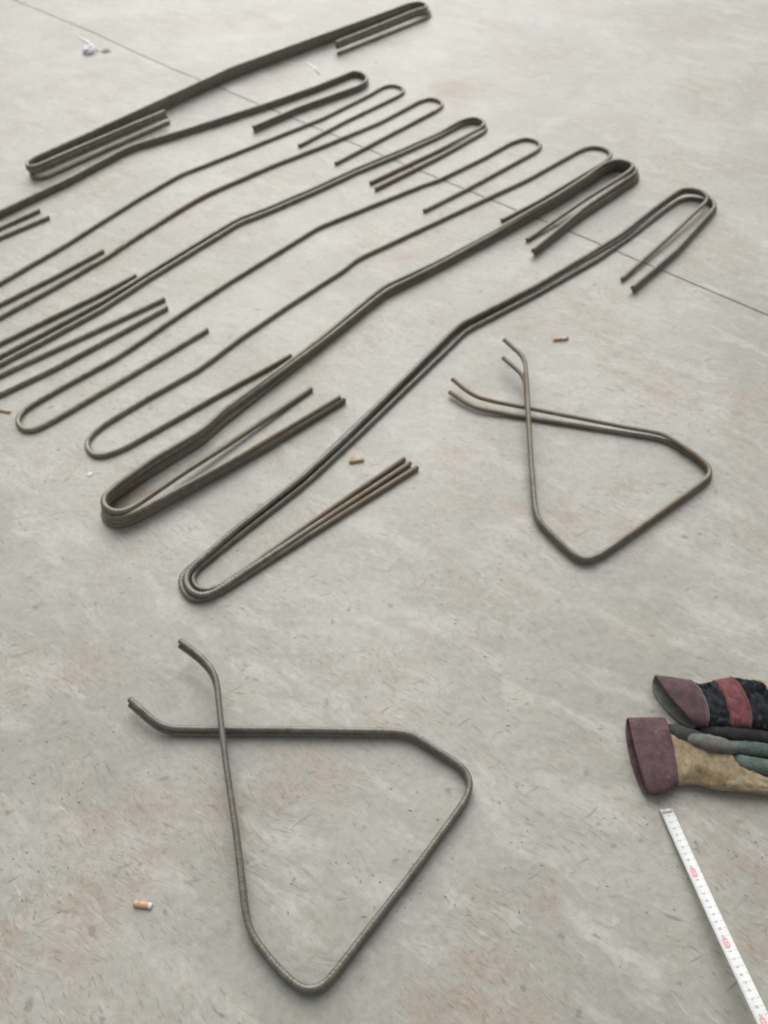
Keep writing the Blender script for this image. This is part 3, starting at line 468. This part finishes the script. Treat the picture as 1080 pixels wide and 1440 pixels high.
def loft(name, secs, mat, parent, n_u=40, n_v=28, amp=0.0015, sc=45, seed=1.0, open_start=False, open_end=False, thick=0.0018, ex=0.75, wrinkle=0.0, floor=0.0006):
    k = len(secs)
    A = np.array([s[0] for s in secs]); B = np.array([s[1] for s in secs])
    H = np.array([s[2] for s in secs]); BT = np.array([s[3] for s in secs]); BB = np.array([s[4] for s in secs])
    # Catmull-like smoothing through sections by cumulative mid distance
    mid = (A + B) / 2
    s = np.concatenate([[0], np.cumsum(np.linalg.norm(np.diff(mid, axis=0), axis=1))])
    u = np.linspace(0, s[-1], n_u)
    def cub(Y):
        Y = np.asarray(Y, float)
        if Y.ndim == 1:
            Y = Y[:, None]
        m = np.gradient(Y, s, axis=0) if k > 2 else np.repeat((Y[1:] - Y[:1]) / (s[1] - s[0]), 2, 0)
        out = np.zeros((n_u, Y.shape[1]))
        for i, x in enumerate(u):
            j = min(max(np.searchsorted(s, x) - 1, 0), k - 2)
            h = s[j + 1] - s[j]; t_ = (x - s[j]) / h
            out[i] = (2*t_**3-3*t_**2+1)*Y[j] + (t_**3-2*t_**2+t_)*h*m[j] + (-2*t_**3+3*t_**2)*Y[j+1] + (t_**3-t_**2)*h*m[j+1]
        return out
    a = cub(A); b = cub(B); h = cub(H)[:, 0]; bt = cub(BT)[:, 0]; bb = cub(BB)[:, 0]
    mm = (a + b) / 2
    ax = np.gradient(mm, axis=0); ax[:, 2] = 0; ax /= np.linalg.norm(ax, axis=1)[:, None]
    V = []
    for i in range(n_u):
        for j in range(n_v):
            ph = 2 * math.pi * j / n_v
            c, sn = math.cos(ph), math.sin(ph)
            cu = math.copysign(abs(c) ** 0.85, c)
            zz = math.copysign(abs(sn) ** ex, sn) * h[i] / 2
            p = mm[i] + (b[i] - a[i]) * 0.5 * cu
            p = p + ax[i] * ((bt[i] if sn > 0 else bb[i]) * sn * sn)
            z = p[2] + zz
            if sn > -0.2:
                z += jit((p[0], p[1], z), amp, sc, seed) + jit((p[0], p[1], z), amp * 0.5, sc * 2.6, seed + 3)
                if wrinkle:
                    w = noise.noise(Vector((u[i] * 42 + 1.8 * cu + seed, cu * 5.5 + u[i] * 20, seed))) + 0.6 * noise.noise(Vector((u[i] * 110 - 3 * cu, cu * 4 + seed, 2)))
                    z += wrinkle * (abs(w) * 2.4 - 0.8) * max(sn, 0) ** 0.5
            V.append((p[0], p[1], max(z, floor + 0.0004 * (sn + 1))))
    F = []
    for i in range(n_u - 1):
        for j in range(n_v):
            j2 = (j + 1) % n_v
            F.append((i * n_v + j, i * n_v + j2, (i + 1) * n_v + j2, (i + 1) * n_v + j))
    if not open_start:
        F.append(tuple(range(n_v))[::-1])
    if not open_end:
        F.append(tuple(range((n_u - 1) * n_v, n_u * n_v)))
    o = mesh_obj(name, V, F, mat, parent)
    fix_normals(o)
    if open_start or open_end:
        md = o.modifiers.new("cloth_thickness", 'SOLIDIFY'); md.thickness = thick; md.offset = -1
    return o

def fix_normals(o):
    bm = bmesh.new(); bm.from_mesh(o.data)
    bmesh.ops.recalc_face_normals(bm, faces=bm.faces)
    bm.to_mesh(o.data); bm.free()

def finger(name, pts, mat, parent, seed, flat=0.85, amp=0.0010):
    P = np.array([p[:3] for p in pts]); R = np.array([p[3] for p in pts])
    s = np.concatenate([[0], np.cumsum(np.linalg.norm(np.diff(P, axis=0), axis=1))])
    n = 30; nv = 18
    u = np.linspace(0, s[-1], n)
    Q = np.stack([np.interp(u, s, P[:, i]) for i in range(3)], 1)
    r = np.interp(u, s, R)
    for _ in range(3):
        Q[1:-1] = (Q[:-2] + Q[2:] + 2 * Q[1:-1]) / 4
        r[1:-1] = (r[:-2] + r[2:] + 2 * r[1:-1]) / 4
    T = np.gradient(Q, axis=0); T /= np.linalg.norm(T, axis=1)[:, None]
    S = np.cross(T, (0, 0, 1.0)); S /= np.linalg.norm(S, axis=1)[:, None]
    U = np.cross(S, T)
    V = []
    for i in range(n):
        for j in range(nv):
            ph = 2 * math.pi * j / nv
            d = S[i] * math.cos(ph) + U[i] * math.sin(ph) * flat
            p = Q[i] + d * r[i]
            p = p + d * (jit(p, amp, 70, seed) + jit(p, amp, 150, seed + 2))
            V.append((p[0], p[1], max(p[2], 0.0006)))
    F = [(i * nv + j, i * nv + (j + 1) % nv, (i + 1) * nv + (j + 1) % nv, (i + 1) * nv + j) for i in range(n - 1) for j in range(nv)]
    F += [tuple(range(nv))[::-1], tuple(range((n - 1) * nv, n * nv))]
    o = mesh_obj(name, V, F, mat, parent)
    fix_normals(o)
    return o

def rim_tube(name, pts, r, mat, parent):
    pts = [Vector(p) for p in pts]
    n = len(pts); V = []; F = []
    for i, p in enumerate(pts):
        d = (pts[min(i + 1, n - 1)] - pts[max(i - 1, 0)]).normalized()
        a = d.orthogonal().normalized(); b = d.cross(a)
        for j in range(6):
            q = p + (a * math.cos(j * math.pi / 3) + b * math.sin(j * math.pi / 3)) * r
            V.append((q.x, q.y, max(q.z, 0.0008)))
    for i in range(n - 1):
        for j in range(6):
            F.append((i * 6 + j, i * 6 + (j + 1) % 6, i * 6 + 6 + (j + 1) % 6, i * 6 + 6 + j))
    o = mesh_obj(name, V, F, mat, parent); fix_normals(o)
    return o

def make_gloves():
    # glove lying palm up, the lower one
    g = empty("work_glove")
    tag(g, "tan leather work glove lying palm up with flat plum cuff beside the tape", "glove", "pair of work gloves")
    D = GLOVE_PALM
    loft("cuff", D['cuff'], M['plum'], g, 26, 36, 0.0012, 38, 2.0, open_start=True, open_end=True, ex=0.6)
    loft("palm", D['palm'], M['tan'], g, 60, 32, 0.0026, 42, 5.0, wrinkle=0.0036, ex=0.8)
    finger("fabric_back", GLOVE_TUBES['fabric'], M['dim'], g, 3.0, 0.9, 0.0016)
    finger("finger", GLOVE_TUBES['green_back'], M['green'], g, 6.0)
    finger("finger", GLOVE_TUBES['green_front'], M['green'], g, 9.0)
    # glove lying back up, overlapping it
    g = empty("work_glove")
    tag(g, "navy work glove with pink-red stripe and gaping plum cuff, lying over the tan one", "glove", "pair of work gloves")
    D = GLOVE_BACK
    c = loft("cuff", D['cuff'], M['plum'], g, 26, 40, 0.0010, 34, 7.0, open_start=True, open_end=True, ex=0.7)
    c.data.materials.append(M['lining'])
    c.modifiers[0].material_offset = 1
    c.modifiers[0].material_offset_rim = 1
    finger("side_panel", GLOVE_TUBES['side'], M['black'], g, 4.0, 0.95, 0.0016)
    loft("back", D['back'], M['navy'], g, 44, 48, 0.0026, 60, 11.0, wrinkle=0.0060)
    loft("stripe", D['stripe'], M['red'], g, 26, 36, 0.0016, 50, 11.0, wrinkle=0.0030)
    loft("back", D['back2'], M['navy'], g, 44, 48, 0.0028, 60, 13.0, wrinkle=0.0080)
    loft("knuckle_strap", D['strap'], M['cream'], g, 26, 32, 0.0012, 50, 15.0, wrinkle=0.0015)
    finger("thumb", GLOVE_TUBES['thumb'], M['grey'], g, 17.0, 0.85, 0.0012)
    for key, mat in (('cuff', M['seam']), ('stripe', M['red'])):
        a, b, h, bt, bb = D[key][-1]
        a, b = Vector(a), Vector(b); ax = (Vector(D[key][-1][0]) + b - Vector(D[key][-2][0]) - Vector(D[key][-2][1])).normalized(); ax.z = 0
        rim_tube("seam", [(a + b) / 2 + (b - a) * 0.5 * math.copysign(abs(math.cos(p)) ** .85, math.cos(p)) + ax * (bt * math.sin(p) ** 2 - 0.001) + Vector((0, 0, h / 2 * math.sin(p) ** .72)) for p in [0.02 + (math.pi - .04) * i / 30 for i in range(31)]], 0.0014, mat, g)
    def stitches(sec_, prev, off, n, mat):
        a, b, h, bt, bb = sec_
        a, b = Vector(a), Vector(b)
        ax = (a + b - Vector(prev[0]) - Vector(prev[1])); ax.z = 0; ax.normalize()
        V = []; F = []
        def P(p, s, up):
            return (a + b) / 2 + (b - a) * 0.5 * math.copysign(abs(math.cos(p)) ** .85, math.cos(p)) + ax * (bt * math.sin(p) ** 2 + off + s) + Vector((0, 0, h / 2 * abs(math.sin(p)) ** .74 + up))
        for i in range(n):
            p0 = 0.12 + (math.pi - 0.24) * i / n; p1 = p0 + 0.55 * (math.pi - 0.24) / n
            k = len(V)
            V += [P(p0, -.0004, .0010), P(p1, -.0004, .0010), P(p1, .0004, .0010), P(p0, .0004, .0010), P((p0 + p1) / 2, 0, .0020)]
            F += [(k, k + 1, k + 4), (k + 1, k + 2, k + 4), (k + 2, k + 3, k + 4), (k + 3, k, k + 4)]
        o = mesh_obj("stitching", V, F, mat, g); o["kind"] = "stuff"
    stitches(D['cuff'][-1], D['cuff'][-2], -0.0050, 34, M['cream'])
    stitches(D['stripe'][-1], D['stripe'][-2], -0.0030, 34, M['cream'])
    stitches(D['stripe'][0], (D['back'][-2][0], D['back'][-2][1]), 0.0030, 34, M['cream'])
    for i in range(4):
        finger("finger", GLOVE_TUBES['finger%d' % i], M['navy'], g, 20.0 + i)
make_gloves()

# ------------------------------------------------------------------ tape measure blade
def make_tape():
    root = empty("tape_measure", (TAPE[0][0], TAPE[0][1], 0))
    tag(root, "white steel tape measure blade with red decimetre marks leading off bottom right", "tape measure")
    P = [np.array(p) for p in TAPE]
    d = P[-1] - P[-2]; d /= np.linalg.norm(d)
    flat = np.array([d[0], d[1], 0]); flat /= np.linalg.norm(flat)
    e = P[-1]
    P += [e + flat * 0.10 + np.array([0, 0, 0.004]), e + flat * 0.22 + np.array([0, 0, -0.009]), e + flat * 0.40 + np.array([0, 0, -0.032]), e + flat * 0.60 + np.array([0, 0, -0.0375])]
    Q = smooth_path(P, 0.004, 0.025)
    st = np.concatenate([[0], np.cumsum(np.linalg.norm(np.diff(Q, axis=0), axis=1))])
    T = np.gradient(Q, axis=0); T /= np.linalg.norm(T, axis=1)[:, None]
    S = np.cross(T, (0, 0, 1.0)); S /= np.linalg.norm(S, axis=1)[:, None]
    U = np.cross(S, T)
    HW = 0.0112; SAG = 0.0034
    O = np.array(root.location)
    tilt = math.radians(10)
    def surf(s, w, lift=0.0):     # s metres along, w -1..1 across
        q = np.array([np.interp(s, st, Q[:, i]) for i in range(3)])
        a = np.array([np.interp(s, st, S[:, i]) for i in range(3)])
        b = np.array([np.interp(s, st, U[:, i]) for i in range(3)])
        a2 = a * math.cos(tilt) + b * math.sin(tilt); b2 = b * math.cos(tilt) - a * math.sin(tilt)
        return q + a2 * w * HW + b2 * (SAG * (w * w - 0.35) + lift) - O
    nw = 10
    V = []; F = []
    ss = st
    for s in ss:
        for j in range(nw + 1):
            V.append(surf(s, -1 + 2 * j / nw))
    for i in range(len(ss) - 1):
        for j in range(nw):
            a = i * (nw + 1) + j
            F.append((a, a + 1, a + nw + 2, a + nw + 1))
    bl = mesh_obj("blade", V, F, M['tape'], root)
    md = bl.modifiers.new("thickness", 'SOLIDIFY'); md.thickness = 0.0004; md.offset = 0
    def patch(name, polys, mat, lift):
        V = []; F = []
        for (s0, s1, w0, w1) in polys:
            k = max(2, int((w1 - w0) / 0.2) + 1)
            b = len(V)
            for i in range(k):
                w = w0 + (w1 - w0) * i / (k - 1)
                V.append(surf(s0, w, lift)); V.append(surf(s1, w, lift))
            for i in range(k - 1):
                F.append((b + 2 * i, b + 2 * i + 1, b + 2 * i + 3, b + 2 * i + 2))
        return mesh_obj(name, V, F, mat, root)
    ticks = []
    m = 1
    while m * 0.001 < 0.62:
        s = m * 0.001
        ln = 0.62 if m % 10 == 0 else 0.46 if m % 5 == 0 else 0.30
        ticks.append((s - 0.00012, s + 0.00012, 1 - ln, 0.98))
        if m % 10 == 0:
            ticks.append((s - 0.0002, s + 0.0002, -0.98, -0.55))
        m += 1
    tk = patch("tick_marks", ticks, M['print'], 0.0004)
    tk["kind"] = "stuff"
    # numerals, laid on the curved blade
    def numeral(txt, s_c, w_c, size, mat, name, lift):
        cu = bpy.data.curves.new("n", 'FONT'); cu.body = txt; cu.size = size; cu.align_x = 'CENTER'; cu.align_y = 'CENTER'; cu.resolution_u = 2
        ob = bpy.data.objects.new("n", cu); C.objects.link(ob)
        dg = bpy.context.evaluated_depsgraph_get()
        me = ob.evaluated_get(dg).to_mesh()
        V = [surf(s_c + v.co.x, w_c + v.co.y / HW, lift) for v in me.vertices]
        F = [tuple(p.vertices) for p in me.polygons]
        ob.evaluated_get(dg).to_mesh_clear()
        bpy.data.objects.remove(ob); bpy.data.curves.remove(cu)
        return mesh_obj(name, V, F, mat, root, False)
    for c in range(1, 34):
        s = c * 0.01
        if c % 10 == 0:
            rp = patch("red_mark", [(s - 0.0080, s - 0.0065, -0.30, 0.22), (s - 0.0065, s + 0.0050, -0.44, 0.36), (s + 0.0050, s + 0.0062, -0.30, 0.22)], M['redprint'], 0.0004)
            numeral(str(c), s - 0.001, -0.04, 0.0085, M['tape'], "numeral", 0.0007)
        else:
            numeral(str(c % 10 if c > 10 else c), s, -0.12, 0.0085, M['print'], "numeral", 0.0005)
    # pressed metal end hook
    V = []
    for w in (-0.9, -0.45, 0, 0.45, 0.9):
        for s, l in ((0.006, 0.0006), (0.0, 0.0008), (-0.0012, 0.0004), (-0.0012, -0.004)):
            V.append(surf(max(s, 0), w, l) + (T[0] * min(s, 0)))
    F = [(i * 4 + j, i * 4 + j + 1, i * 4 + j + 5, i * 4 + j + 4) for i in range(4) for j in range(3)]
    hk = mesh_obj("end_hook", V, F, M['hook'], root)
    md = hk.modifiers.new("thickness", 'SOLIDIFY'); md.thickness = 0.0006
make_tape()

# ------------------------------------------------------------------ litter
def butt(pts, filt, f_len, label, r=0.0043, ash=True, bend=0.0, squash=0.85):
    a, b = Vector(pts[0]), Vector(pts[1])
    d = b - a; L = d.length
    root = empty("cigarette_butt", (a.x, a.y, 0), math.atan2(d.y, d.x))
    tag(root, label, "cigarette butt", "cigarette butts on the slab")
    def tube(name, x0, x1, rr, mat, seed, n=10, cap=0.0):
        V = []; F = []
        for i in range(n + 1):
            x = x0 + (x1 - x0) * i / n
            e = 1.0 if 0 < i < n else 0.90
            for j in range(14):
                ph = 2 * math.pi * j / 14
                rn = rr * e * (1 + 0.10 * noise.noise(Vector((x * 260, math.cos(ph) * 1.2, math.sin(ph) * 1.2 + seed))))
                V.append((x, math.cos(ph) * rn + bend * (x / L) ** 2, r * squash + math.sin(ph) * rn * squash))
        for i in range(n):
            for j in range(14):
                F.append((i * 14 + j, i * 14 + (j + 1) % 14, i * 14 + 14 + (j + 1) % 14, i * 14 + 14 + j))
        F.append(tuple(range(14))[::-1]); F.append(tuple(range(n * 14, n * 14 + 14)))
        o = mesh_obj(name, V, F, mat, root); fix_normals(o)
    tube("filter", 0, L * f_len, r, filt, 1.0)
    if f_len < 0.99:
        x1 = L * (0.86 if ash else 1.0)
        tube("paper_stub", L * f_len, x1, r * 0.97, M['paper'], 1.0)
        if ash:
            tube("ash_tip", x1, L, r * 0.85, M['ash'], 4.0, 5)
butt(SPOTS['butt_white'], M['cork'], 0.52, "cigarette butt with orange filter and burnt white end, above the brown stirrups", ash=True)
butt(SPOTS['butt_tan'], M['cork2'], 0.99, "tan cigarette butt between the three-bar bundle and its short arms")
butt(SPOTS['butt_front'], M['cork3'], 0.80, "crushed orange cigarette butt beside the foreground stirrups", r=0.0046, ash=False, squash=0.7)
butt(SPOTS['butt_left'], M['cork2'], 0.99, "tan cigarette butt cut by the left picture edge", r=0.0034)

def crumple(name, loc, size, mat, seed, flat=0.5, sub=3, parent=None, amp=0.45):
    bm = bmesh.new()
    bmesh.ops.create_icosphere(bm, subdivisions=sub, radius=1)
    for v in bm.verts:
        n_ = noise.noise(v.co * 1.6 + Vector((seed, 0, 0))) * amp + abs(noise.noise(v.co * 3.7 + Vector((0, seed, 0)))) * amp * 0.8
        v.co *= 1 + n_
        v.co.x *= size[0]; v.co.y *= size[1]; v.co.z = max(v.co.z * size[2] + size[2] * flat, 0.0006)
    me = bpy.data.meshes.new(name); bm.to_mesh(me); bm.free()
    me.materials.append(mat)
    o = bpy.data.objects.new(name, me); o.location = (loc[0], loc[1], 0); C.objects.link(o); o.parent = parent
    return o
w = empty("plastic_wrapper", (SPOTS['wrapper'][0], SPOTS['wrapper'][1], 0))
tag(w, "crumpled violet-white plastic wrapper by the string line, beyond the far stack", "wrapper")
crumple("crumpled_film", (0, 0, 0), (0.026, 0.036, 0.012), M['film'], 3.0, 0.5, 4, w)
def strip(name, pts, wid, mat, parent=None, z=0.004, base=(0, 0)):
    V = []; F = []
    for i, p in enumerate(pts):
        a = Vector(pts[max(i - 1, 0)]); b = Vector(pts[min(i + 1, len(pts) - 1)])
        d = (b - a).normalized(); s = Vector((-d.y, d.x, 0)) * wid * (0.5 if i in (0, len(pts) - 1) else 1)
        x, y = p[0] - base[0], p[1] - base[1]
        V += [(x - s.x, y - s.y, 0.0008), (x, y, z), (x + s.x, y + s.y, 0.0008)]
        if i:
            k = i * 3
            F += [(k - 3, k, k + 1, k - 2), (k - 2, k + 1, k + 2, k - 1)]
    o = mesh_obj(name, V, F, mat, parent)
    md = o.modifiers.new("thickness", 'SOLIDIFY'); md.thickness = 0.0006
    return o
s0, s1 = SPOTS['straw']
strip("twisted_edge", [s0, ((s0[0] * .6 + s1[0] * .4), (s0[1] * .6 + s1[1] * .4) + .012, 0), s1], 0.009, M['chip'], w, 0.004, SPOTS['wrapper'])
m_ = crumple("mud_lump", SPOTS['lump'], (0.016, 0.018, 0.0025), M['clay'], 2.3, 0.2, 4)
tag(m_, "small flat lump of dry mud beside the violet wrapper", "lump")
sc = strip("paint_chip", [SPOTS['scrap'][0], SPOTS['scrap'][1], SPOTS['scrap'][2]], 0.007, M['chip'], None, 0.0012)
tag(sc, "curved white chip on the slab behind the dark pair of bars", "chip")
cr = crumple("plaster_crumb", SPOTS['crumb'], (0.0065, 0.0065, 0.0025), M['chip'], 5.0, 0.3, 2)
tag(cr, "small white crumb left of the tall bundle's rounded end", "crumb")

# rust flakes and grit strewn over the slab: too many to count
def make_grit():
    rnd = random.Random(11)
    V = []; F = []
    n = 0
    while n < 700:
        y = 0.25 + 3.4 * rnd.random() ** 1.4
        x = rnd.uniform(-1, 1) * (0.55 + y * 0.55)
        if noise.noise(Vector((x * 2.4, y * 2.4, 3.0))) < rnd.uniform(-0.25, 0.45):
            continue
        n += 1
        L = rnd.uniform(0.001, 0.0032) * (1.8 if rnd.random() < 0.1 else 1); wd = rnd.uniform(0.0004, 0.0011)
        a = math.radians(-32) + rnd.gauss(0, 0.5)
        d = Vector((math.cos(a), math.sin(a), 0)); s = Vector((-d.y, d.x, 0))
        c = Vector((x, y, 0.0003)); h = Vector((0, 0, rnd.uniform(0.0004, 0.0010)))
        b = len(V)
        V += [c - d * L, c + s * wd, c + d * L, c - s * wd, c + h + d * L * 0.2]
        F += [(b, b + 4, b + 1), (b + 1, b + 4, b + 2), (b + 2, b + 4, b + 3), (b + 3, b + 4, b)]
    o = mesh_obj("rust_flakes", V, F, M['flake'], None, False)
    o["kind"] = "stuff"
    o["label"] = "rust flakes and grit strewn over the slab"
make_grit()
